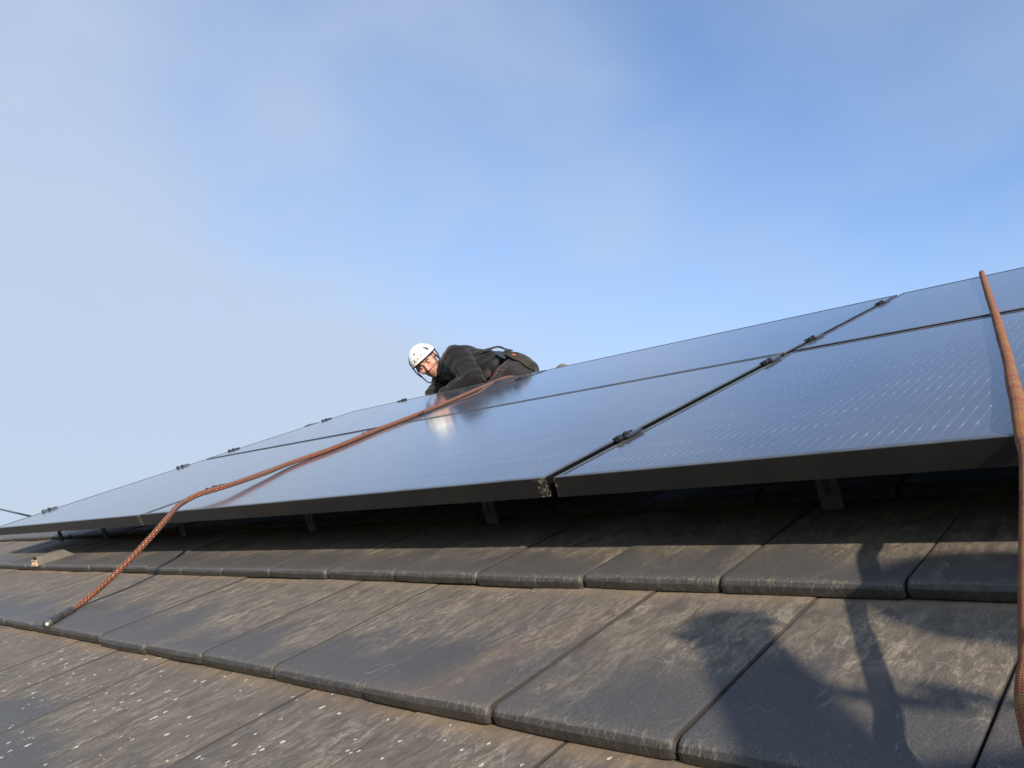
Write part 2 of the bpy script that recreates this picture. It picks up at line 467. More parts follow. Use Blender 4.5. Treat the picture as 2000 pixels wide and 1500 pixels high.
U0, U1 = -5.35, 2.9            # verges
V_EAVE = -1.153 - 0.02
V_RIDGE = 3.02
house = empty('house', (0, 0, 0))
house.matrix_world = Matrix.Identity(4)
tag(house, 'house with weathered dark flat-tiled roof under the solar panels', 'house')
def w_of(u, v, n): return MR @ Vector((u, v, n))
M_WALL = plain('pale_render', (0.55, 0.52, 0.46), 0.9, 0, 0.3, 3, 0.08)
M_WOOD = plain('dark_timber', (0.07, 0.05, 0.035), 0.7, 0, 0.3, 12, 0.3)
yE = w_of(0, V_EAVE, -0.3).y + 0.35
rid = w_of(0, V_RIDGE, -0.24)
yR = rid.y; yB = 2 * yR - yE
zE = rid.z - (yR - yE) * math.tan(TH)
mb = MB()
xa, xb = U0 + 0.3, U1 - 0.3
pts = [(yE, 0), (yB, 0), (yB, zE), (yR, rid.z), (yE, zE)]
v = [(xa, a, b) for a, b in pts] + [(xb, a, b) for a, b in pts]
mb.add(v, [(4, 3, 2, 1, 0), (5, 6, 7, 8, 9), (0, 1, 6, 5), (1, 2, 7, 6), (4, 0, 5, 9)])
mb.build('wall', M_WALL, house, Matrix.Identity(4))
# roof deck: one slab each side of the ridge, under the tiles
mb = MB()
def slab(mb, pr):
    a = [(U0, p[0], p[1]) for p in pr]; b = [(U1, p[0], p[1]) for p in pr]; k = len(pr)
    mb.add(a + b, [tuple(range(k)), tuple(range(2 * k - 1, k - 1, -1))] + [(i, k + i, k + (i + 1) % k, (i + 1) % k) for i in range(k)])
e0 = w_of(0, V_EAVE + 0.04, -0.20); e1 = w_of(0, V_EAVE + 0.04, -0.235)
r0 = w_of(0, V_RIDGE, -0.20)
top = [(e0.y, e0.z), (yR, r0.z), (2 * yR - e0.y, e0.z), (2 * yR - e1.y, e1.z), (yR, r0.z - 0.05), (e1.y, e1.z)]
slab(mb, top)
roof = mb.build('roof', M_WOOD, house, Matrix.Identity(4))
tag(roof, 'dark weathered flat-tiled roof slope')

# gutter along the eaves
mb = MB(); ge = w_of(0, V_EAVE, -0.21); NN = 10
prof = [(ge.y - 0.06 + 0.06 * math.cos(math.pi + math.pi * i / NN), ge.z - 0.03 + 0.06 * math.sin(math.pi + math.pi * i / NN)) for i in range(NN + 1)]
vv = [(U0, a, b) for a, b in prof] + [(U1, a, b) for a, b in prof]
mb.add(vv, [(i, i + 1, NN + 2 + i, NN + 1 + i) for i in range(NN)])
mb.build('gutter', M_HOOK, house, Matrix.Identity(4), True)

# tiles: nose at local y = 0, head at y = TG + lap, local x across, z up from the nose top
def tile_mesh(seed, dense=True):
    r = random.Random(seed)
    t = -(NT_TOP - NT_BOT)
    slope = (NT_BOT - NT_TOP) / TG
    lap = 0.05
    nx = [0.0, 0.0012, 0.004, 0.011, 0.07, 0.12, 0.17, TW - 0.0120, TW - 0.0052, TW - 0.0026, TW - 0.0018]
    dz = [-0.006, -0.0016, -0.0003, 0.0, 0.0, -0.0004, 0.0, 0.0, -0.0003, -0.0016, -0.006]
    # profile along the slope (y, z): head ... nose top ... rounded nose ... nose foot
    pr = [(TG + lap, slope * (TG + lap) - 0.003), (TG, slope * TG), (0.20, slope * 0.20), (0.09, slope * 0.09), (0.034, slope * 0.034),
          (0.0150, -0.0010), (0.0095, -0.0018), (0.0055, -0.0034), (0.0032, -0.0056), (0.0022, -0.0072), (0.0, -0.0078), (0.0004, -0.0150), (0.0020, t + 0.0030), (0.010, t + 0.0027), (0.03, t + 0.0024)]
    verts = []; faces = []
    bow = r.uniform(0.001, 0.003); skew = r.uniform(-0.0015, 0.0015)
    for j, (y, z) in enumerate(pr):
        for i, x in enumerate(nx):
            s = x / TW
            yy = y
            if j >= 5: yy -= bow * (1 - (2 * s - 1) ** 2) + skew * (s - 0.5) - bow
            # corners of the nose are rounded back
            if j >= 4 and (i < 3 or i > len(nx) - 4):
                e = (3 - i) if i < 3 else (i - (len(nx) - 4))
                yy += 0.0016 * e * e * 0.5
            zz = z + dz[i] * (1.0 if z > -0.012 else 0.15) + r.uniform(-0.0004, 0.0004)
            verts.append((x, yy, zz))
    m = len(nx)
    for j in range(len(pr) - 1):
        for i in range(m - 1):
            faces.append((j * m + i, (j + 1) * m + i, (j + 1) * m + i + 1, j * m + i + 1))
    # side skirts, so the joints are real grooves
    for i in (0, m - 1):
        k0 = len(verts)
        for j in range(len(pr)):
            x, y, z = verts[j * m + i]; verts.append((x, y, min(z, t + 0.002 + slope * y)))
        for j in range(len(pr) - 1):
            q = (j * m + i, j * m + m + i, k0 + j + 1, k0 + j)
            faces.append(q if i else q[::-1])
    me = bpy.data.meshes.new('roof_tile')
    me.from_pydata(verts, [], faces); me.update()
    me.polygons.foreach_set('use_smooth', [True] * len(me.polygons))
    me.set_sharp_from_angle(angle=math.radians(38))
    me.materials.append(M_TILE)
    return me
TILES = [tile_mesh(i) for i in range(8)]
C1 = -0.079
HALF_A, HALF_B = 0.078, 0.211
def course(k): return C1 + k * TG                     # k = 0 is the course whose nose runs just below the panels
rest = MB()
VENT_U = None
for k in range(-3, 9):
    vn = course(k)
    if vn > V_RIDGE - 0.1: break
    ph = HALF_A if k % 2 == 0 else HALF_B
    i0 = math.floor((U0 - ph) / TW) + 1
    i1 = math.floor((U1 - ph) / TW)
    for i in range(i0, i1):
        u = ph + i * TW
        near = -2 <= k <= 2 and u < 1.35
        jit = (random.uniform(-.0006, .0006), random.uniform(-.003, .003), random.uniform(-.0012, .0012))
        M = Matrix.Translation((u + jit[0], vn + jit[1], NT_TOP + jit[2])) @ Matrix.Rotation(random.uniform(-.004, .004), 4, 'Z') @ Matrix.Rotation(random.uniform(-.006, .006), 4, 'Y')
        me = TILES[(i * 5 + k * 3 + random.randrange(3)) % 8]
        if near:
            o = bpy.data.objects.new('roof_tile', me)
            link(o, roof, MR @ M)
            o['lichen'] = {-2: 0.84, -1: 0.30}.get(k, 0.16) + random.uniform(-.08, .08) - (0.25 if u > 0.6 else 0)
        else:
            rest.add([(M @ vv.co)[:] for vv in me.vertices], [tuple(p.vertices) for p in me.polygons])
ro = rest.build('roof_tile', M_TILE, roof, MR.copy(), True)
ro['kind'] = 'stuff'; ro['lichen'] = 0.2
# the far slope, out of sight behind the ridge, and the ridge tiles
mb = MB()
for k in range(0, 22):
    yy = yR + 0.02 + k * 0.2
    if yy > yB + 0.2: break
    z = r0.z + 0.06 - (yy - yR) * math.tan(TH)
    mb.add([(U0, yy, z), (U1, yy, z), (U1, yy + 0.21, z - 0.2 * math.tan(TH) + 0.012), (U0, yy + 0.21, z - 0.2 * math.tan(TH) + 0.012)], [(0, 1, 2, 3)])
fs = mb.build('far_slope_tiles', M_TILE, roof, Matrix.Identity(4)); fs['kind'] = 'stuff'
rt = MB(); n = 10
for s in (0, 1):
    for i in range(n + 1):
        a = math.pi * i / n; R_ = 0.12 - 0.012 * s
        rt.v.append((s * 0.36, R_ * math.cos(a), 0.055 * math.sin(a)))
rt.f += [(i, i + 1, n + 2 + i, n + 1 + i) for i in range(n)]
rme = None
x = U0
while x < U1 - 0.2:
    if rme is None:
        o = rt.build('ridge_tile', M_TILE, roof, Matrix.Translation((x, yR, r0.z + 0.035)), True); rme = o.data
    else:
        o = bpy.data.objects.new('ridge_tile', rme); link(o, roof, Matrix.Translation((x, yR, r0.z + 0.035)))
    x += 0.33

# the raised vent tile on the left: a wedge hood with an open, ribbed mouth
P0 = atn(84, 1112, NT_TOP)
hood = empty('vent_tile', (0, 0, 0), roof)
hood.matrix_local = MR @ Matrix.Translation((P0[0] - 0.25, course(0) + 0.0, NT_TOP - 0.001))
tag(hood, 'small raised vent tile with open ribbed mouth')

# ------------------------------------------------------------------ solar panels
PW, PH, GAPU, GAPV = 1.690, 1.046, 0.020, 0.0202
def panel_meshes():
    pr = [(0.030, -0.035), (0.0006, -0.035), (0.0, -0.0344), (0.0, -0.0014), (0.0014, 0.0), (0.0105, 0.0), (0.0112, -0.0007), (0.0112, -0.006), (0.002, -0.006)]
    v = []; f = []
    for (i, z) in pr:
        v += [(-PW / 2 + i, i, z), (PW / 2 - i, i, z), (PW / 2 - i, PH - i, z), (-PW / 2 + i, PH - i, z)]
    for j in range(len(pr) - 1):
        for k in range(4):
            f.append((j * 4 + k, j * 4 + (k + 1) % 4, j * 4 + 4 + (k + 1) % 4, j * 4 + 4 + k)[::-1])
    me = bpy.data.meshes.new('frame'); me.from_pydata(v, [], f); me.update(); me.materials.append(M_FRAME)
    bm = bmesh.new(); bm.from_mesh(me); bmesh.ops.recalc_face_normals(bm, faces=bm.faces); bm.to_mesh(me); bm.free()
    a, b = -PW / 2 + 0.0106, 0.0106
    zt, zb = -0.0012, -0.0055
    gv = [(a, b, zt), (-a, b, zt), (-a, PH - b, zt), (a, PH - b, zt), (a, b, zb), (-a, b, zb), (-a, PH - b, zb), (a, PH - b, zb)]
    gm = bpy.data.meshes.new('glass')
    gm.from_pydata(gv, [], [(0, 1, 2, 3), (7, 6, 5, 4), (0, 4, 5, 1), (1, 5, 6, 2), (2, 6, 7, 3), (3, 7, 4, 0)])
    gm.materials.append(M_GLASS); gm.materials.append(M_BACK); gm.polygons[1].material_index = 1
    jb = MB(); jb.box((-0.07, PH - 0.14, -0.026), (0.07, PH - 0.05, -0.006), 0.003)
    return me, gm, jb
FM, GM, JB = panel_meshes()
PLAB = {(0, 0): 'nearest black solar panel on the right of the lower row, showing fine silvery busbar lines',
        (0, 1): 'black solar panel at the right end of the upper row, under the rope end',
        (-1, 0): 'black solar panel in the middle of the lower row, reflecting the white helmet',
        (-1, 1): 'black solar panel in the middle of the upper row',
        (-2, 0): 'black solar panel at the far left of the lower row',
        (-2, 1): 'black solar panel at the left of the upper row, in front of the man'}
first = None
for (i, j), lab in PLAB.items():
    uc = i * (PW + GAPU) + GAPU / 2 + PW / 2
    e = empty('solar_panel', (uc, j * (PH + GAPV), 0.0012 * ((i + j) % 2)))
    tag(e, lab, 'solar panel', 'solar panels in two rows')
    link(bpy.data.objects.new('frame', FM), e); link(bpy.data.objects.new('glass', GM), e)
    if first is None: first = JB.build('junction_box', M_BACK, e)
    else: link(bpy.data.objects.new('junction_box', first.data), e)

# rails under the panels and the hooks that carry them
RAILS = [(0.257, 'lowest'), (0.935, 'second'), (1.24, 'third'), (1.90, 'highest')]
for v0, w in RAILS:
    mb = MB(); mb.box((-3.46, v0 - 0.02, -0.0765), (1.72, v0 + 0.02, -0.0365), 0.002)
    tag(mb.build('mounting_rail', M_ALU), f'black rail under the solar panels, {w} of four', 'rail', 'rails under the panels')
HL = ['right of the panel joint, nearest', 'left of the near panel joint', 'third from the right', 'beside the hanging rope', 'second from the left', 'farthest left']
hm = None
for q, (hu, lab) in enumerate(zip([0.379, -0.3735, -1.094, -1.918, -2.66, -3.21], HL)):
    e = empty('roof_hook', (hu, 0.20, -0.155))
    tag(e, f'grey slotted roof hook under the lower panel edge, {lab}', 'bracket', 'roof hooks under the lower panel edge')
    if hm is None:
        mb = MB(); mb.box((-0.017, -0.004, 0.010), (0.017, 0.003, 0.118), 0.0015); mb.box((-0.018, 0.0032, 0.082), (0.018, 0.036, 0.116), 0.0015)
        a = mb.build('plate', M_HOOK, e)
        mb = MB(); mb.box((-0.004, -0.0055, 0.035), (0.004, -0.0042, 0.075), 0.0003)
        b = mb.build('slot', M_BACK, e)
        mb = MB(); mb.cyl((0, -0.0045, 0.095), (0, -0.012, 0.095), 0.0095, 6); mb.cyl((0, -0.0122, 0.095), (0, -0.020, 0.095), 0.004, 10)
        c = mb.build('bolt', M_STEEL, e)
        hm = (a, b, c)
    else:
        for s in hm: link(bpy.data.objects.new(s.name.split('.')[0], s.data), e)

# clamps: a bowed black bridge over both frames with a bolt in it
def clamp_parts(end):
    mb = MB()
    w = 0.0185
    prof = [(-w, 0.0004), (-w, 0.0028), (-w * .7, 0.0050), (-0.008, 0.0050), (-0.0065, 0.0025), (0.0065, 0.0025), (0.008, 0.0050), (w * .7, 0.0050), (w, 0.0028), (w, 0.0004)]
    k = len(prof)
    vv = [(a, -0.028, b) for a, b in prof] + [(a, 0.028, b) for a, b in prof]
    ff = [(i, i + 1, k + i + 1, k + i)[::-1] for i in range(k - 1)] + [tuple(range(k)), tuple(range(2 * k - 1, k - 1, -1)), (0, k, 2 * k - 1, k - 1)[::-1]]
    mb.add(vv, ff)
    mb.cyl((0, -0.004, -0.036), (0, -0.004, 0.004), 0.005, 10)
    bb = MB(); bb.cyl((0, -0.006, 0.0027), (0, -0.006, 0.0080), 0.0062, 12); bb.cyl((0, -0.006, 0.0080), (0, -0.006, 0.0098), 0.0056, 12, 0.0035)
    ear = MB()
    ear.cyl((0, -0.0282, 0.002), (0, -0.038, 0.0035), 0.0078, 12, 0.0055)
    return mb, bb, ear
ORD = ['lowest', 'second', 'third', 'topmost']
cm = None
for uu, where in ((0.0, 'the seam between the near and middle panels'), (-(PW + GAPU), 'the seam the rope follows'), (-2 * (PW + GAPU) + 0.004, 'the far left edge of the panels')):
    for (v0, _), w in zip(RAILS, ORD):
        e = empty('panel_clamp', (uu, v0 + random.uniform(-.006, .006), 0.0016))
        tag(e, f'small black clamp on {where}, {w} of four', 'clamp', 'clamps holding the panels')
        if cm is None:
            a, b, c = clamp_parts(False)
            cm = (a.build('bridge', M_CLAMP, e), b.build('bolt', M_CLAMP, e), c.build('stop', M_CLAMP, e))
        else:
            for s in cm: link(bpy.data.objects.new(s.name.split('.')[0], s.data), e)

tp = atv(786, 782, 2.118)
e = empty('panel_clamp', (float(tp[0]), 2.116, 0.0016))
e.rotation_mode = 'XYZ'; e.matrix_world = MR @ Matrix.Translation((float(tp[0]), 2.116, 0.0016)) @ Matrix.Rotation(math.pi / 2, 4, 'Z')
tag(e, 'small black clamp on the top panel edge, just left of the gloved hand', 'clamp', 'clamps holding the panels')
for s_ in cm: link(bpy.data.objects.new(s_.name.split('.')[0], s_.data), e)

# vent tile: hood tall at its open lower end, dying into the slope above
mb = MB()
hw, hl, hh, th = 0.078, 0.135, 0.034, 0.003
def hood_shell(g):
    return [(g, 0.0, 0.0), (hw - g, 0.0, 0.0), (0.010 + g, 0.004, hh - g), (hw - 0.014 - g, 0.004, hh - g),
            (0.010 + g, hl * .76 - g, hh * .70 - g), (hw - 0.014 - g, hl * .76 - g, hh * .70 - g), (g, hl - g, -0.012), (hw - g, hl - g, -0.012)]
a = hood_shell(0); b = hood_shell(th)
F = [(1, 7, 5, 3), (2, 3, 5, 4), (4, 5, 7, 6), (0, 2, 4, 6)]
mb.add(a + b, F + [tuple(8 + i for i in f[::-1]) for f in F] + [(0, 8, 10, 2), (2, 10, 11, 3), (3, 11, 9, 1)])
M_VENT = plain('vent_grey', (0.095, 0.088, 0.076), 0.8, 0, 0.4, 25, 0.2)
M_RIB = plain('pale_clay_rib', (0.42, 0.29, 0.22), 0.8, 0, 0.3, 60, 0.2)
mb.build('hood', M_VENT, hood, Matrix.Identity(4))
mb = MB()
for k in range(4):
    xk = 0.009 + k * 0.018
    mb.box((xk, -0.002, 0.004), (xk + 0.0055, 0.003, 0.017), 0.001)
mb.box((0.004, -0.006, -0.002), (hw - 0.004, 0.010, 0.0045), 0.001)
mb.box((0.008, -0.003, 0.0172), (hw - 0.010, 0.004, 0.0205), 0.001)
mb.build('grille', M_RIB, hood, Matrix.Identity(4))

# ------------------------------------------------------------------ ropes
RR = 0.0078
P = []
for x, y, h in [(985, 738, .0), (960, 749, .007), (930, 761, .0075), (900, 774, .0076), (860, 791, .0076), (800, 815, .0076), (740, 838, .0076), (690, 859, .0076), (640, 879, .0076),
                (600, 893, .008), (560, 907, .010), (520, 923, .0135), (480, 937, .018), (440, 950, .023), (412, 958, .025), (385, 967, .024), (362, 979, .018)]:
    P.append(atn(x, y, h))
P = [atv(1010, 737, 2.44), atv(997, 736, 2.36), atv(985, 738, 2.26), atv(972, 743, 2.17)] + P[2:]
q0 = P[-1]
endp = atn(135, 1196, NT_TOP - 0.012 + 0.012)
hang = [(346, 990), (330, 1008), (308, 1034), (280, 1065), (250, 1097), (218, 1128), (180, 1162), (152, 1184)]
for k, (x, y) in enumerate(hang):
    t = (k + 1) / (len(hang) + 1)
    vq = q0[1] + (endp[1] - q0[1]) * (1 - (1 - t) ** 1.15)
    P.append(atv(x, y, vq))
P.append(endp)
rope = empty('rope', tuple(endp))
tag(rope, 'red flecked rope lying along the panel seam, its end hanging down onto the tiles', 'rope')
def rel(o, P):
    c = np.array((MR.inverted() @ o.matrix_world).translation); return [np.array(q) - c for q in P]
tube('cord', rel(rope, P), RR, M_ROPE, rope, 16, None, 0.012)
f0, f1 = endp, atn(92, 1219, NT_TOP - 0.003 + 0.010)
dd = f1 - f0
fer = tube('end_sleeve', rel(rope, [f0 - dd * .10, f0, f0 + dd * .3, f0 + dd * .7, f1]), 0.0112, M_RUBBER, rope, 18, lambda L: 1.0 + 0.03 * math.sin(L * 300), 0.01)
tube('core', rel(rope, [f1 - dd * .05, f1 + dd * 0.012]), 0.0036, M_CORE, fer, 14)

# second rope: from the top edge at the right, down the glass and off past the camera
def shadow_caster(sx, sy, X, ns=-0.146):
    """point whose picture x is X and whose shadow on the tiles falls at picture (sx, sy)"""
    S = atn(sx, sy, ns); L = np.array(LR); lo, hi = 0.0, 1.2
    best = None
    for k in range(600):
        s = k / 600 * 1.0
        Q = S - L * s; q = CR @ (Q - CO)
        if q[2] < 0.05: break
        if best is None or abs(q[0] / q[2] * FPX + 1000 - X) < best[0]: best = (abs(q[0] / q[2] * FPX + 1000 - X), Q)
    return best[1]
top = atn(1918, 535, 0.012)
P = [top + np.array([-0.02, 0.25, -0.16]), top + np.array([-0.008, 0.06, -0.05]), top + np.array([0, 0.0, 0.004])]
for x, y, h in [(1930, 572, .008), (1944, 615, .008), (1957, 660, .008), (1970, 706, .008), (1976, 738, .0085), (1985, 775, .009), (1993, 820, .011)]:
    P.append(atn(x, y, h))
P.append(np.array(atv(2000, 862, -0.006)))
for sx, sy, X in [(1694, 1095, 2008), (1702, 1180, 2009), (1718, 1270, 2010), (1738, 1380, 2012), (1760, 1500, 2016)]:
    P.append(shadow_caster(sx, sy, X))
l1 = P[-1]
P += [l1 + np.array([0.05, -0.14, -0.06]), l1 + np.array([0.12, -0.35, -0.20])]
rope2 = empty('rope', tuple(P[0]))
tag(rope2, 'thick orange woven rope running down over the glass at the right edge', 'rope')
def lumps(L): return 1.0 - 0.08 * min(1, max(0, (L - 2.55) / 0.25)) + 0.05 * math.sin(L * 9) + 0.04 * math.sin(L * 23 + 1)
tube('cord', rel(rope2, P), 0.0082, M_ROPE2, rope2, 22, lumps, 0.012)

# the dark wire crossing the sky low at the left, from the far gable to a pole down the street
w0 = CO + ray(75, 1012) * 4.75
w1 = CO + ray(-400, 880) * 26.0
sag = [w0 + (w1 - w0) * t + np.array([0, 0, -0.35 * 4 * t * (1 - t) * 0.3]) for t in (0, .1, .25, .5, .75, 1)]
wire = tube('overhead_wire', sag, 0.0065, M_CLAMP, None, 8, None, 0.5)
tag(wire, 'thin dark wire slanting across the sky at the far left edge', 'wire')

pw = MR @ Vector(w1)
mb = MB(); mb.cyl((0, 0, 0), (0, 0, pw.z + 0.25), 0.13, 14, 0.09); mb.cyl((-0.7, 0, pw.z - 0.02), (0.7, 0, pw.z - 0.02), 0.05, 8)
pole = mb.build('utility_pole', M_WOOD, None, MR.inverted() @ Matrix.Translation((pw.x, pw.y, 0)))
tag(pole, 'wooden pole down the street carrying the wire, outside the picture', 'pole')

# ------------------------------------------------------------------ people: bodies grown from signed distances
def cap(P, a, b, r1, r2=None):
    a = np.asarray(a, np.float32); b = np.asarray(b, np.float32)
    r2 = r1 if r2 is None else r2
    d = b - a; t = np.clip(((P - a) @ d) / float(d @ d), 0, 1)
    return np.linalg.norm(P - a - t[:, None] * d, axis=1) - (r1 + (r2 - r1) * t)
def ell(P, c, r, B=None):
    q = P - np.asarray(c, np.float32)
    if B is not None: q = q @ np.asarray(B, np.float32).T
    r = np.asarray(r, np.float32); k0 = np.linalg.norm(q / r, axis=1); k1 = np.linalg.norm(q / (r * r), axis=1)
    return k0 * (k0 - 1) / np.maximum(k1, 1e-6)
def su(a, b, k):
    h = np.clip(0.5 + 0.5 * (b - a) / k, 0, 1); return b + (a - b) * h - k * h * (1 - h)
def ss(a, b, k): return -su(-a, b, k)               # a minus b
def nets(fun, lo, hi, h):
    lo = np.array(lo, float); n = np.ceil((np.array(hi) - lo) / h).astype(int) + 1
    ax = [lo[i] + h * np.arange(n[i]) for i in range(3)]
    G = np.stack(np.meshgrid(*ax, indexing='ij'), -1).reshape(-1, 3).astype(np.float32)
    F = np.concatenate([fun(G[i:i + 400000]) for i in range(0, len(G), 400000)]).reshape(n)
    s = F < 0
    c = [s[i:n[0] - 1 + i, j:n[1] - 1 + j, k:n[2] - 1 + k] for i in (0, 1) for j in (0, 1) for k in (0, 1)]
    cnt = sum(x.astype(np.int8) for x in c)
    act = (cnt > 0) & (cnt < 8)
    idx = -np.ones(act.shape, int); I = np.argwhere(act); idx[act] = np.arange(len(I))
    acc = np.zeros((len(I), 3)); num = np.zeros(len(I))
    off = [(i, j, k) for i in (0, 1) for j in (0, 1) for k in (0, 1)]
    for a in range(8):
        for b in range(a + 1, 8):
            oa, ob = np.array(off[a]), np.array(off[b])
            if np.abs(oa - ob).sum() != 1: continue
            fa = F[tuple((I + oa).T)]; fb = F[tuple((I + ob).T)]
            m = (fa < 0) != (fb < 0)
            t = np.where(m, fa / np.where(m, fa - fb, 1), 0)[:, None]
            acc += np.where(m[:, None], oa + (ob - oa) * t, 0); num += m
    V = lo + h * (I + acc / num[:, None])
    Q = []
    for d in range(3):
        e = [0, 0, 0]; e[d] = 1
        a = s[:n[0] - e[0], :n[1] - e[1], :n[2] - e[2]]; b = s[e[0]:, e[1]:, e[2]:]
        E_ = np.argwhere(a != b); o1, o2 = (d + 1) % 3, (d + 2) % 3
        ok = (E_[:, o1] > 0) & (E_[:, o2] > 0) & (E_[:, o1] < n[o1] - 1) & (E_[:, o2] < n[o2] - 1)
        E_ = E_[ok]; ins = a[tuple(E_.T)]
        def cid(p1, p2):
            q = E_.copy(); q[:, o1] -= p1; q[:, o2] -= p2; return idx[tuple(q.T)]
        q = np.stack([cid(1, 1), cid(0, 1), cid(0, 0), cid(1, 0)], 1)
        q[~ins] = q[~ins][:, ::-1]
        Q.append(q)
    return V, np.concatenate(Q)
def np_mesh(name, V, Q, mat, parent=None, ml=None, col=None):
    me = bpy.data.meshes.new(name)
    me.vertices.add(len(V)); me.vertices.foreach_set('co', np.ascontiguousarray(V, np.float32).ravel())
    me.loops.add(4 * len(Q)); me.loops.foreach_set('vertex_index', np.ascontiguousarray(Q, np.int32).ravel())
    me.polygons.add(len(Q)); me.polygons.foreach_set('loop_start', np.arange(0, 4 * len(Q), 4, dtype=np.int32))
    me.update(calc_edges=True); me.validate()
    me.polygons.foreach_set('use_smooth', [True] * len(me.polygons))
    me.materials.append(mat)
    if col is not None:
        at = me.color_attributes.new('tone', 'FLOAT_COLOR', 'POINT')
        at.data.foreach_set('color', np.concatenate([col, np.ones((len(col), 1))], 1).astype(np.float32).ravel())
    return link(bpy.data.objects.new(name, me), parent, ml)
def tone_material(name):
    m = NT(name)
    a = m.n('ShaderNodeAttribute', attribute_name='tone').outputs['Color']
    r, g_, b_ = m.xyz(a)
    skin = m.rng(r, 0.16, 0.3)
    o = m.obj(); f = m.noise(o, 180, 4, 0.6)
    c = m.mix(m.rng(f, 0.3, 0.7, 0, 0.3), a, m.mix(0.5, a, (0, 0, 0)))
    m.set(Base_Color=c, Roughness=m.rng(skin, 0, 1, 0.9, 0.5), Specular_IOR_Level=m.rng(skin, 0, 1, 0.15, 0.4), Normal=m.bump(f, 0.25, 0.002),
          Sheen_Weight=m.rng(skin, 0, 1, 0.12, 0.0))
    return m.m
M_BODY = tone_material('cloth_and_skin')
BX, BY, BZ = CR[0], -CR[1], -CR[2]                  # towards picture right, picture up, the camera

def head_sdf(q):
    """q in head axes: x towards the person's left, y up, z out of the face"""
    d = ell(q, (0, 0.035, -0.015), (0.075, 0.088, 0.094))
    d = su(d, ell(q, (0, -0.045, 0.022), (0.057, 0.068, 0.064)), 0.03)
    d = su(d, ell(q, (0, -0.092, 0.055), (0.026, 0.020, 0.024)), 0.025)
    for s in (-1, 1):
        d = su(d, ell(q, (s * 0.040, -0.016, 0.062), (0.027, 0.024, 0.022)), 0.02)
        d = ss(d, ell(q, (s * 0.031, 0.010, 0.096), (0.018, 0.0115, 0.017)), 0.012)
        d = su(d, ell(q, (s * 0.031, 0.008, 0.074), (0.0125, 0.0110, 0.0115)), 0.003)
        d = su(d, cap(q, (s * 0.012, 0.029, 0.088), (s * 0.046, 0.030, 0.074), 0.008), 0.010)
        d = su(d, ell(q, (s * 0.079, 0.0, -0.012), (0.010, 0.031, 0.020)), 0.008)
        d = su(d, ell(q, (s * 0.011, -0.026, 0.094), (0.009, 0.008, 0.009)), 0.006)
    d = su(d, cap(q, (0, 0.018, 0.086), (0, -0.022, 0.108), 0.0085, 0.0115), 0.010)
    d = su(d, ell(q, (0, -0.050, 0.084), (0.024, 0.0065, 0.009)), 0.006)
    d = su(d, ell(q, (0, -0.063, 0.083), (0.021, 0.0075, 0.009)), 0.006)
    d = su(d, cap(q, (0, -0.06, -0.025), (0, -0.19, -0.055), 0.056, 0.060), 0.03)
    return d
def head_tone(q, hair=(0.035, 0.022, 0.014)):
    x, y, z = q.T; n = len(q)
    c = np.tile(np.array([0.56, 0.31, 0.23]), (n, 1))
    def blend(m, col):
        m = np.clip(m, 0, 1)[:, None]; c[:] = c * (1 - m) + np.array(col) * m
    blend(0.5 * np.exp(-((np.abs(x) - 0.042) ** 2 + (y + 0.018) ** 2) / 0.0006), (0.60, 0.24, 0.18))
    blend(0.45 * np.exp(-(x ** 2 + (y + 0.022) ** 2) / 0.0003) * (z > 0.08), (0.60, 0.22, 0.17))
    jaw = np.clip((-0.062 - y + 0.9 * np.maximum(0, 0.045 - np.abs(x - 0)) * 0) / 0.02, 0, 1)
    jaw = np.maximum(jaw, np.clip((np.abs(x) - 0.046) / 0.012, 0, 1) * (y < 0.0) * (z < 0.055) * (z > -0.02))
    jaw = np.maximum(jaw, np.exp(-((y + 0.040) / 0.007) ** 2) * (np.abs(x) < 0.032) * (z > 0.07))
    blend(0.78 * jaw * (z > -0.03), (0.13, 0.070, 0.042))
    blend(np.exp(-((y + 0.0565) / 0.0085) ** 2) * (np.abs(x) < 0.024) * (z > 0.08) * 0.8, (0.42, 0.14, 0.12))
    blend(np.exp(-((y + 0.0565) / 0.0025) ** 2) * (np.abs(x) < 0.026) * (z > 0.075), (0.10, 0.03, 0.03))
    for s in (-1, 1):
        blend(np.exp(-(((x - s * 0.031) / 0.020) ** 2 + ((y - 0.030 + 3.0 * (x - s * 0.031) ** 2) / 0.0055) ** 2) ** 2) * (z > 0.05), hair)
        blend(np.exp(-(((x - s * 0.031) / 0.014) ** 2 + ((y - 0.0075) / 0.0042) ** 2) ** 2) * (z > 0.05), (0.05, 0.03, 0.025))
        blend(0.4 * np.exp(-(((x - s * 0.031) / 0.018) ** 2 + ((y - 0.004) / 0.010) ** 2)) * (z > 0.05), (0.36, 0.17, 0.13))
    blend(((y > 0.052) | ((z < -0.03) & (y > -0.03) & (np.abs(x) < 0.078))) * 1.0, hair)
    return c
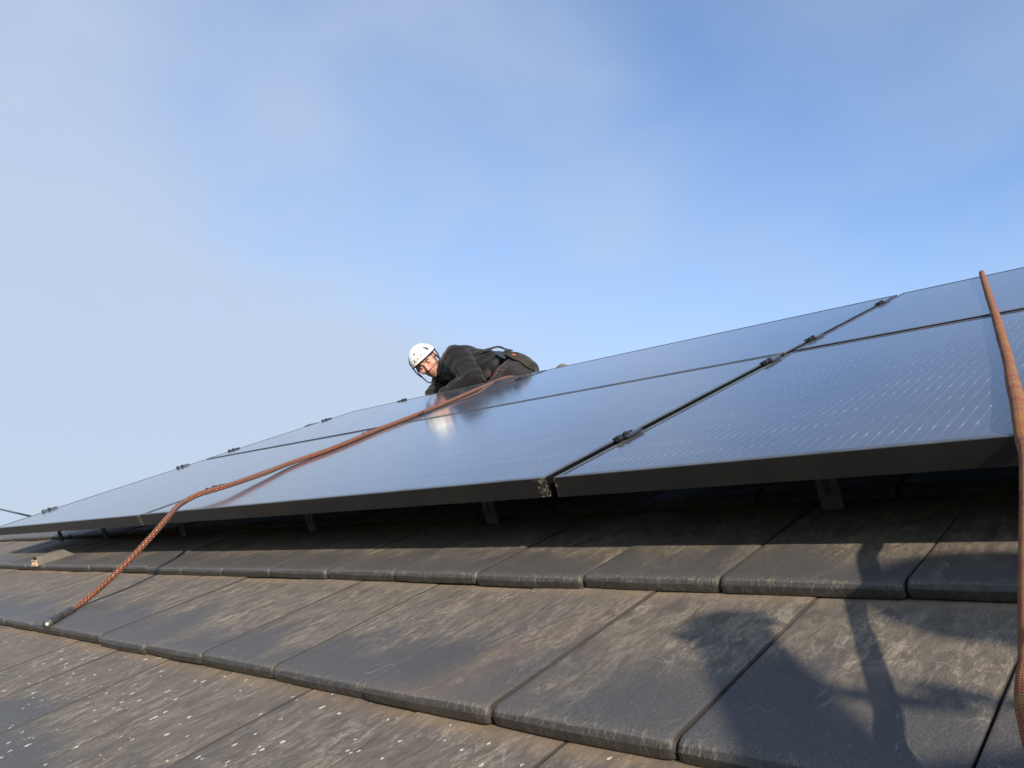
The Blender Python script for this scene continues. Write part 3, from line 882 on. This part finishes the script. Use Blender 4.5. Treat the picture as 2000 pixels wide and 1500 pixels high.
def hand_sdf(q, s=1.0, curl=0.6):
    """q in hand axes: y along the fingers, x across (thumb on +x), z out of the back of the hand; wrist at the origin"""
    d = ell(q, (0, 0.045, 0), (0.041, 0.052, 0.017))
    for k, (x, L) in enumerate([(0.030, 0.072), (0.010, 0.080), (-0.010, 0.075), (-0.029, 0.058)]):
        a = np.array([x, 0.085 - abs(x) * .2, 0.0]); 
        b = a + np.array([x * .1, math.cos(curl * .5), -math.sin(curl * .5)]) * L * .45
        c = b + np.array([0, math.cos(curl * 1.2), -math.sin(curl * 1.2)]) * L * .55
        d = su(d, np.minimum(cap(q, a - np.array([0, .02, 0]), b, 0.0095, 0.0088), cap(q, b, c, 0.0088, 0.0072)), 0.004)
    a = np.array([0.030, 0.022, -0.004]); b = a + np.array([0.028, 0.028, -0.012]); c = b + np.array([0.008, 0.030, -0.010])
    d = su(d, np.minimum(cap(q, a, b, 0.013, 0.011), cap(q, b, c, 0.0105, 0.0085)), 0.008)
    return d
def basis(up, fwd):
    y = np.array(up, float); y /= np.linalg.norm(y)
    z = np.array(fwd, float); z -= y * (z @ y); z /= np.linalg.norm(z)
    return np.array([np.cross(y, z), y, z])         # rows: x, y, z

# --- the man at the top of the panels, kneeling and bent forward, looking at the camera
up2 = -0.70 * BX + 0.70 * BY
rt2 = 0.70 * BX + 0.70 * BY
pit, yaw = math.radians(16), math.radians(-10)
fw = math.cos(pit) * BZ - math.sin(pit) * up2
uph = math.cos(pit) * up2 + math.sin(pit) * BZ
fw = math.cos(yaw) * fw + math.sin(yaw) * rt2
HB = basis(uph, fw)
eyes = atv(831, 713, 2.58)
HC = eyes - HB.T @ np.array([0, 0.008, 0.082])
def A(x, y, v): return atv(x, y, v)
NECK = HC + HB.T @ np.array([0, -0.15, -0.05])
S_L, E_L, W_L = A(893, 702, 2.47), A(926, 741, 2.38), A(872, 770, 2.30)
S_R, E_R, W_R = A(880, 716, 2.82), A(862, 748, 2.78), A(843, 771, 2.52)
CH0, CH1, PEL = A(908, 714, 2.62), A(948, 722, 2.64), A(1002, 724, 2.64)
BUM = A(1020, 731, 2.62)
HIP_L, KN_L, AN_L = A(1012, 728, 2.53), A(962, 768, 2.46), A(1080, 742, 2.56)
HIP_R, KN_R, AN_R = A(1015, 730, 2.75), A(970, 760, 2.84), A(1075, 740, 2.80)
FT_L, FT_R = A(1100, 719, 2.58), A(1088, 726, 2.80)
def arm_fold(P, a, b, amp):
    d = b - a; L = np.linalg.norm(d); t = (P - a) @ (d / L)
    return amp * np.sin(t * 2 * math.pi / 0.034 + 2.5 * np.sin(P @ np.array([38.0, 17.0, -29.0])) + 9.0 * (P @ np.array([0.3, 0.5, 2.0])))
def worker(P):
    d = cap(P, CH0, CH1, 0.128, 0.116)
    d = su(d, cap(P, CH1, PEL, 0.116, 0.118), 0.04)
    d = su(d, cap(P, S_L, S_R, 0.085, 0.085), 0.06)
    d = su(d, cap(P, NECK, (CH0 + S_L * .5 + S_R * .5) / 2, 0.066, 0.085), 0.05)
    d = su(d, cap(P, BUM, HIP_R, 0.105, 0.105), 0.05)
    d = su(d, cap(P, S_L, E_L, 0.083, 0.064), 0.035)
    d = su(d, cap(P, E_L, W_L, 0.062, 0.046), 0.02)
    d = su(d, cap(P, S_R, E_R, 0.078, 0.060), 0.03)
    d = su(d, cap(P, E_R, W_R, 0.058, 0.042), 0.02)
    for h, k, a, f in ((HIP_L, KN_L, AN_L, FT_L), (HIP_R, KN_R, AN_R, FT_R)):
        d = su(d, cap(P, h, k, 0.105, 0.068), 0.03)
        d = su(d, cap(P, k, a, 0.062, 0.046), 0.02)
        d = su(d, cap(P, a, f, 0.040, 0.029), 0.02)
    e = arm_fold(P, S_L, E_L, 0.0040) * np.exp(-np.minimum(0.9 * np.linalg.norm(P - E_L, axis=1), 1) ** 2 / 0.012)
    w = 0.004 * np.sin(P @ np.array([31.0, 12.0, 47.0]) + 2.2 * np.sin(P @ np.array([14., -22., 9.]))) + 0.0025 * np.sin(P @ np.array([-60.0, 38.0, 71.0]))
    # hands
    for wv, dirv, s in ((W_L, W_L - E_L, 1), (W_R, W_R - E_R, -1)):
        y = dirv / np.linalg.norm(dirv); Bh = basis(y, (0, 0.2, 1))
        q = (P - wv) @ Bh.T.astype(np.float32); q[:, 0] *= s
        m = np.linalg.norm(P - wv, axis=1) < 0.26
        hd = np.full(len(P), 1.0, np.float32)
        if m.any(): hd[m] = hand_sdf(q[m], 1, 0.5) - 0.003
        d = su(d, hd, 0.008)
    return d + e + w
V, Q = nets(worker, (-3.35, 2.08, -0.22), (-1.78, 3.02, 0.42), 0.0075)
V2, Q2 = nets(lambda P: head_sdf((P - HC) @ HB.T.astype(np.float32)), HC - 0.22, HC + 0.22, 0.0034)
q2 = (V2 - HC) @ HB.T
col1 = np.tile(np.array([0.0105, 0.0095, 0.012]), (len(V), 1))
tr = np.minimum.reduce([cap(V.astype(np.float32), HIP_L, KN_L, 0.1, 0.068), cap(V.astype(np.float32), BUM, HIP_R, 0.1), cap(V.astype(np.float32), KN_L, AN_L, 0.06)]) < 0.03
tr &= V[:, 0] > A(965, 722, 2.6)[0] - 0.1
leg = np.minimum.reduce([cap(V.astype(np.float32), S_L, E_L, 0.08), cap(V.astype(np.float32), CH0, CH1, 0.12)]) > 0.012
col1[tr & leg] = (0.028, 0.025, 0.030)
for w_ in (W_L, W_R):
    col1[np.linalg.norm(V - w_, axis=1) < 0.05] = (0.012, 0.012, 0.013)
for f_ in (FT_L, FT_R):
    col1[np.linalg.norm(V - f_, axis=1) < 0.085] = (0.13, 0.12, 0.105)
man = empty('person', (float(PEL[0]), float(PEL[1]), -0.15))
tag(man, 'man in black jacket and white helmet kneeling bent forward behind the panels', 'person')
mc_ = np.array([PEL[0], PEL[1], -0.15])
body = np_mesh('body', np.concatenate([V, V2]) - mc_, np.concatenate([Q, Q2 + len(V)]), M_BODY, man, Matrix.Identity(4), np.concatenate([col1, head_tone(q2)]))

# helmet, in head axes
HM = Matrix([list(HB.T[i]) + [float((HC - mc_)[i])] for i in range(3)] + [[0, 0, 0, 1]])
HEL_C, HEL_R = np.array([0, 0.030, -0.012]), np.array([0.103, 0.108, 0.126])
def hel_pt(az, el, k=1.0):
    return HEL_C + HEL_R * k * np.array([math.cos(el) * math.sin(az), math.sin(el), math.cos(el) * math.cos(az)])
def rim_el(az):                                     # rim lifts over the brow and ears, drops at the back
    return math.radians(3 + 7 * math.cos(az) - 12 * max(0, -math.cos(az)) + 4 * math.cos(2 * az) * 0.5)
def shell(k, na=56, ne=20):
    v = []; 
    for i in range(na):
        az = 2 * math.pi * i / na
        for j in range(ne):
            el = rim_el(az) + (math.pi / 2 - rim_el(az)) * j / ne
            ridge = 1.0 + 0.016 * math.exp(-(math.sin(az) / 0.30) ** 2) * math.sin(min(el * 2, math.pi)) - 0.012 * math.exp(-((abs(math.sin(az)) - 0.62) / 0.16) ** 2) * max(0, math.sin(2 * el))
            v.append(hel_pt(az, el, k * ridge))
    v.append(hel_pt(0, math.pi / 2, k))
    f = []
    for i in range(na):
        a, b = i * ne, ((i + 1) % na) * ne
        for j in range(ne - 1): f.append((a + j, b + j, b + j + 1, a + j + 1))
        f.append((a + ne - 1, b + ne - 1, len(v) - 1))
    return v, f
mb = MB(); v1, f1_ = shell(1.0); v2, f2_ = shell(0.955)
k = len(v1); na, ne = 56, 20
mb.add(v1 + v2, f1_ + [tuple(k + i for i in f[::-1]) for f in f2_] + [(i * ne, k + i * ne, k + ((i + 1) % na) * ne, ((i + 1) % na) * ne) for i in range(na)])
M_HEL = plain('glossy_white_helmet', (0.80, 0.80, 0.74), 0.22, 0, 0.5, 8, 0.03)
M_BLK = plain('black_plastic', (0.015, 0.015, 0.016), 0.5)
M_WEB = plain('dark_webbing', (0.030, 0.030, 0.030), 0.85, 0, 0.2, 120, 0.4)
M_OLV = plain('worn_harness_pad', (0.030, 0.029, 0.025), 0.85, 0, 0.2, 90, 0.3)
M_RED = plain('red_piping', (0.42, 0.03, 0.05), 0.7)
M_ORG = plain('orange_tag', (0.34, 0.085, 0.04), 0.7)
helmet = mb.build('helmet', M_HEL, man, HM, True)
tag(helmet, 'white climbing helmet with dark triangular side vents')
# rubber edge under the rim
rimP = [hel_pt(2 * math.pi * i / 56, rim_el(2 * math.pi * i / 56), 0.985) for i in range(57)]
tube('rim', rimP, 0.0038, M_BLK, helmet, 8, None, 0.02)
def patch(name, pts, k, mat, n=5):
    """a flat mark lying on the shell: polygon given in (azimuth, elevation) degrees"""
    c = np.mean(pts, axis=0); mb = MB(); V_ = []; 
    for p in pts: V_.append(hel_pt(math.radians(p[0]), math.radians(p[1]), k))
    V_.append(hel_pt(math.radians(c[0]), math.radians(c[1]), k)); m_ = len(pts)
    mb.add(V_, [(i, (i + 1) % m_, m_) for i in range(m_)])
    return mb.build(name, mat, helmet)
for s in (1, -1):
    patch('side_vent', [(s * 52, 18), (s * 68, 20), (s * 66, 30), (s * 62, 42), (s * 58, 54), (s * 54, 36)], 1.012, plain('vent_dark_%d' % (s + 1), (0.06, 0.07, 0.07), 0.6))
patch('rear_vent', [(100, 34), (116, 34), (112, 44), (102, 46)], 1.012, M_BLK)
# lettering and mark on the front of the shell
def lettering(txt, size, az0, el0, name):
    cu = bpy.data.curves.new(name, 'FONT'); cu.body = txt; cu.size = size; cu.align_x = 'CENTER'; cu.align_y = 'CENTER'; cu.space_character = 1.15
    to = bpy.data.objects.new(name, cu); COL.objects.link(to)
    dg = bpy.context.evaluated_depsgraph_get(); me = bpy.data.meshes.new_from_object(to.evaluated_get(dg))
    bpy.data.objects.remove(to)
    for v_ in me.vertices:
        az = math.radians(az0) + v_.co.x / 0.115; el = math.radians(el0) + v_.co.y / 0.110
        v_.co = Vector(hel_pt(az, el, 1.024))
    me.materials.clear(); me.materials.append(M_BLK)
    return link(bpy.data.objects.new(name, me), helmet)
lettering('KASK', 0.040, 4, 26, 'lettering')
patch('emblem', [(-10, 47), (-2, 44), (5, 50), (9, 49), (-1, 52), (-8, 54)], 1.024, M_BLK)
# chin straps
def hl_(p): return [np.array(q, float) for q in p]
for s in (1, -1):
    ry = hel_pt(s * math.radians(62), rim_el(math.radians(62)), 0.96)
    rb = hel_pt(s * math.radians(115), rim_el(math.radians(115)), 0.96)
    jx = np.array([s * 0.080, -0.048, 0.012]) if s > 0 else np.array([s * 0.090, -0.055, 0.030])
    tube('strap', [ry, (ry + jx) / 2 + np.array([s * .006, 0, 0.004]), jx], 0.0042, M_BLK, helmet, 8, None, 0.01)
    tube('strap', [rb, (rb + jx) / 2 + np.array([s * .008, 0, 0]), jx], 0.0042, M_BLK, helmet, 8, None, 0.01)
    ch = np.array([0, -0.126, 0.052]) if s < 0 else np.array([0.0, -0.126, 0.052])
    md = np.array([s * 0.062, -0.098, 0.045]) if s > 0 else np.array([s * 0.074, -0.108, 0.055])
    tube('strap', [jx, md, ch], 0.0042, M_BLK, helmet, 8, None, 0.01)

# harness webbing laid on the body
bvh = BVHTree.FromPolygons([tuple(x_) for x_ in V], [tuple(map(int, q_)) for q_ in Q])
def on_body(x, y, off=0.004):
    r = ray(x, y); r = r / np.linalg.norm(r)
    h = bvh.ray_cast(Vector(CO), Vector(r), 12.0)
    if h[0] is None:
        h = bvh.find_nearest(Vector(CO + r * 4.75))
    return np.array(h[0]) + np.array(h[1]) * off, np.array(h[1])
def ribbon(name, px, w, mat, th=0.003, off=0.003, lift=None):
    pts = []; nr = []
    for k, (x, y) in enumerate(px):
        a, b = on_body(x, y, off + (lift[k] if lift else 0)); pts.append(a); nr.append(b)
    C = spline(pts, 0.012); Nn = spline(nr, 0.012)
    if len(Nn) != len(C):
        Nn = np.array([Nn[int(i * (len(Nn) - 1) / (len(C) - 1))] for i in range(len(C))])
    T = np.gradient(C, axis=0); vv = []; ff = []
    for i in range(len(C)):
        t = T[i] / np.linalg.norm(T[i]); n_ = Nn[i] - t * (Nn[i] @ t); n_ /= np.linalg.norm(n_) + 1e-9; s_ = np.cross(t, n_)
        for a, b in ((-1, 0), (-1, 1), (1, 1), (1, 0)): vv.append(C[i] + s_ * a * w / 2 + n_ * b * th - mc_)
    for i in range(len(C) - 1):
        for k in range(4): ff.append((i * 4 + k, i * 4 + (k + 1) % 4, i * 4 + 4 + (k + 1) % 4, i * 4 + 4 + k))
    ff += [(0, 1, 2, 3), tuple(len(vv) - 4 + i for i in (3, 2, 1, 0))]
    return mesh_obj(name, vv, ff, mat, man, Matrix.Identity(4))
harness = ribbon('harness_belt', [(981, 688), (976, 700), (966, 712), (955, 724), (947, 734)], 0.040, M_WEB)
tag(harness, 'dark webbing harness belt round the hips')
ribbon('leg_loop', [(984, 690), (1000, 697), (1016, 702), (1030, 712), (1042, 719)], 0.042, M_OLV, 0.010)
ribbon('back_strap', [(938, 690), (955, 688), (972, 686), (985, 687), (1000, 688)], 0.026, M_WEB, 0.004, 0.006, [0, .012, .02, .012, 0])
ribbon('buckle', [(974, 692), (981, 686), (989, 690)], 0.030, M_CLAMP, 0.016)
ribbon('tag', [(1002, 696), (1008, 697)], 0.015, M_ORG, 0.012, 0.004)
ribbon('pocket_piping', [(957, 735), (963, 729), (971, 725), (982, 724)], 0.006, M_RED, 0.004)
ribbon('gear_loop', [(938, 732), (943, 742), (948, 746), (955, 742)], 0.012, M_WEB, 0.008)

# ------------------------------------------------------------------ the photographer, kneeling on the tiles out of frame to the right
def cast(sx, sy, t): return atn(sx, sy, -0.148) - np.array(LR) * t
p_head = cast(2150, 1190, 1.5)
p_hand = cast(1415, 1192, 1.12)
p_elb = cast(1668, 1640, 1.25)
p_pel = np.array([2.22, -0.86, 0.02]); p_ch = np.array([2.06, -0.78, 0.36])
p_sr, p_sl = np.array([1.99, -0.63, 0.44]), np.array([2.03, -0.97, 0.40])
p_el2, p_ph = np.array([1.50, -1.13, 0.12]), CO + BZ * 0.03 + BX * 0.085 - BY * 0.02
PF = basis((-0.15, 0.1, 1.0), (-1.0, -0.25, -0.3))
def photographer_sdf(P):
    d = cap(P, p_ch, p_pel, 0.150, 0.140)
    d = su(d, cap(P, p_sr, p_sl, 0.085), 0.07)
    d = su(d, cap(P, p_ch, p_head + np.array([0.04, 0, -0.08]), 0.075, 0.060), 0.05)
    d = su(d, head_sdf((P - p_head) @ PF.T.astype(np.float32)), 0.01)
    d = su(d, cap(P, p_sr, p_elb, 0.072, 0.052), 0.04)
    w = p_hand + (p_elb - p_hand) / np.linalg.norm(p_elb - p_hand) * 0.085
    d = su(d, cap(P, p_elb, w, 0.052, 0.037), 0.03)
    d = su(d, cap(P, p_sl, p_el2, 0.070, 0.052), 0.04)
    w2 = p_ph + (p_el2 - p_ph) / np.linalg.norm(p_el2 - p_ph) * 0.09
    d = su(d, cap(P, p_el2, w2, 0.050, 0.034), 0.03)
    for wv, dv, s_, cu in ((w, p_hand - p_elb, -1, 1.35), (w2, p_ph - p_el2, 1, 1.1)):
        Bh = basis(dv, (0, 0.3, 1)); q = (P - wv) @ Bh.T.astype(np.float32); q[:, 0] *= s_
        m_ = np.linalg.norm(P - wv, axis=1) < 0.26; hd = np.full(len(P), 1.0, np.float32)
        if m_.any(): hd[m_] = hand_sdf(q[m_], 1, cu)
        d = su(d, hd, 0.012)
    for k_, a_, f_ in (((1.80, -0.66, -0.075), (2.22, -0.70, -0.085), (2.32, -0.70, -0.10)), ((1.84, -1.02, -0.075), (2.28, -1.04, -0.085), (2.38, -1.04, -0.10))):
        hip = p_pel + np.array([0, 0.10 if k_[1] > -0.8 else -0.10, -0.02])
        d = su(d, cap(P, hip, k_, 0.105, 0.068), 0.04)
        d = su(d, cap(P, k_, a_, 0.062, 0.045), 0.02); d = su(d, cap(P, a_, f_, 0.045, 0.04), 0.02)
    return d
V3, Q3 = nets(photographer_sdf, (0.78, -1.45, -0.20), (2.60, -0.30, 0.95), 0.011)
c3 = np.tile(np.array([0.035, 0.04, 0.055]), (len(V3), 1))
q3 = (V3 - p_head) @ PF.T
hm_ = (np.linalg.norm(q3, axis=1) < 0.15) & (q3[:, 1] > -0.11)
c3[hm_] = head_tone(q3[hm_])
for h_ in (p_hand, p_ph): c3[np.linalg.norm(V3 - h_, axis=1) < 0.10] = (0.52, 0.30, 0.22)
pc = np.array([2.1, -0.85, -0.15])
ph = empty('person', tuple(pc))
tag(ph, 'photographer kneeling beyond the right edge, only the shadow of arm and hand in view', 'person')
np_mesh('body', V3 - pc, Q3, M_BODY, ph, Matrix.Identity(4), c3)
hh_ = bpy.data.objects.new('helmet', helmet.data)
hh_.parent = ph; COL.objects.link(hh_)
hh_.matrix_local = Matrix([list(PF.T[i]) + [float((p_head - pc)[i])] for i in range(3)] + [[0, 0, 0, 1]])
lan = [cast(1560, 1335, 1.16), cast(1720, 1362, 1.2), cast(1880, 1378, 1.25), cast(2060, 1395, 1.3), p_pel + np.array([-0.13, 0.08, 0.05])]
tube('lanyard', [q_ - pc for q_ in lan], 0.0105, M_ROPE2, ph, 12)
# the phone in the other hand
mb = MB(); mb.box((-0.045, -0.040, 0.004), (0.115, 0.036, 0.012), 0.003)
PHM = Matrix([[BX[i], BY[i], BZ[i], CO[i]] for i in range(3)] + [[0, 0, 0, 1]])
phone = mb.build('smartphone', M_CLAMP, None, PHM)
tag(phone, 'dark phone held by the photographer, outside the picture', 'phone')
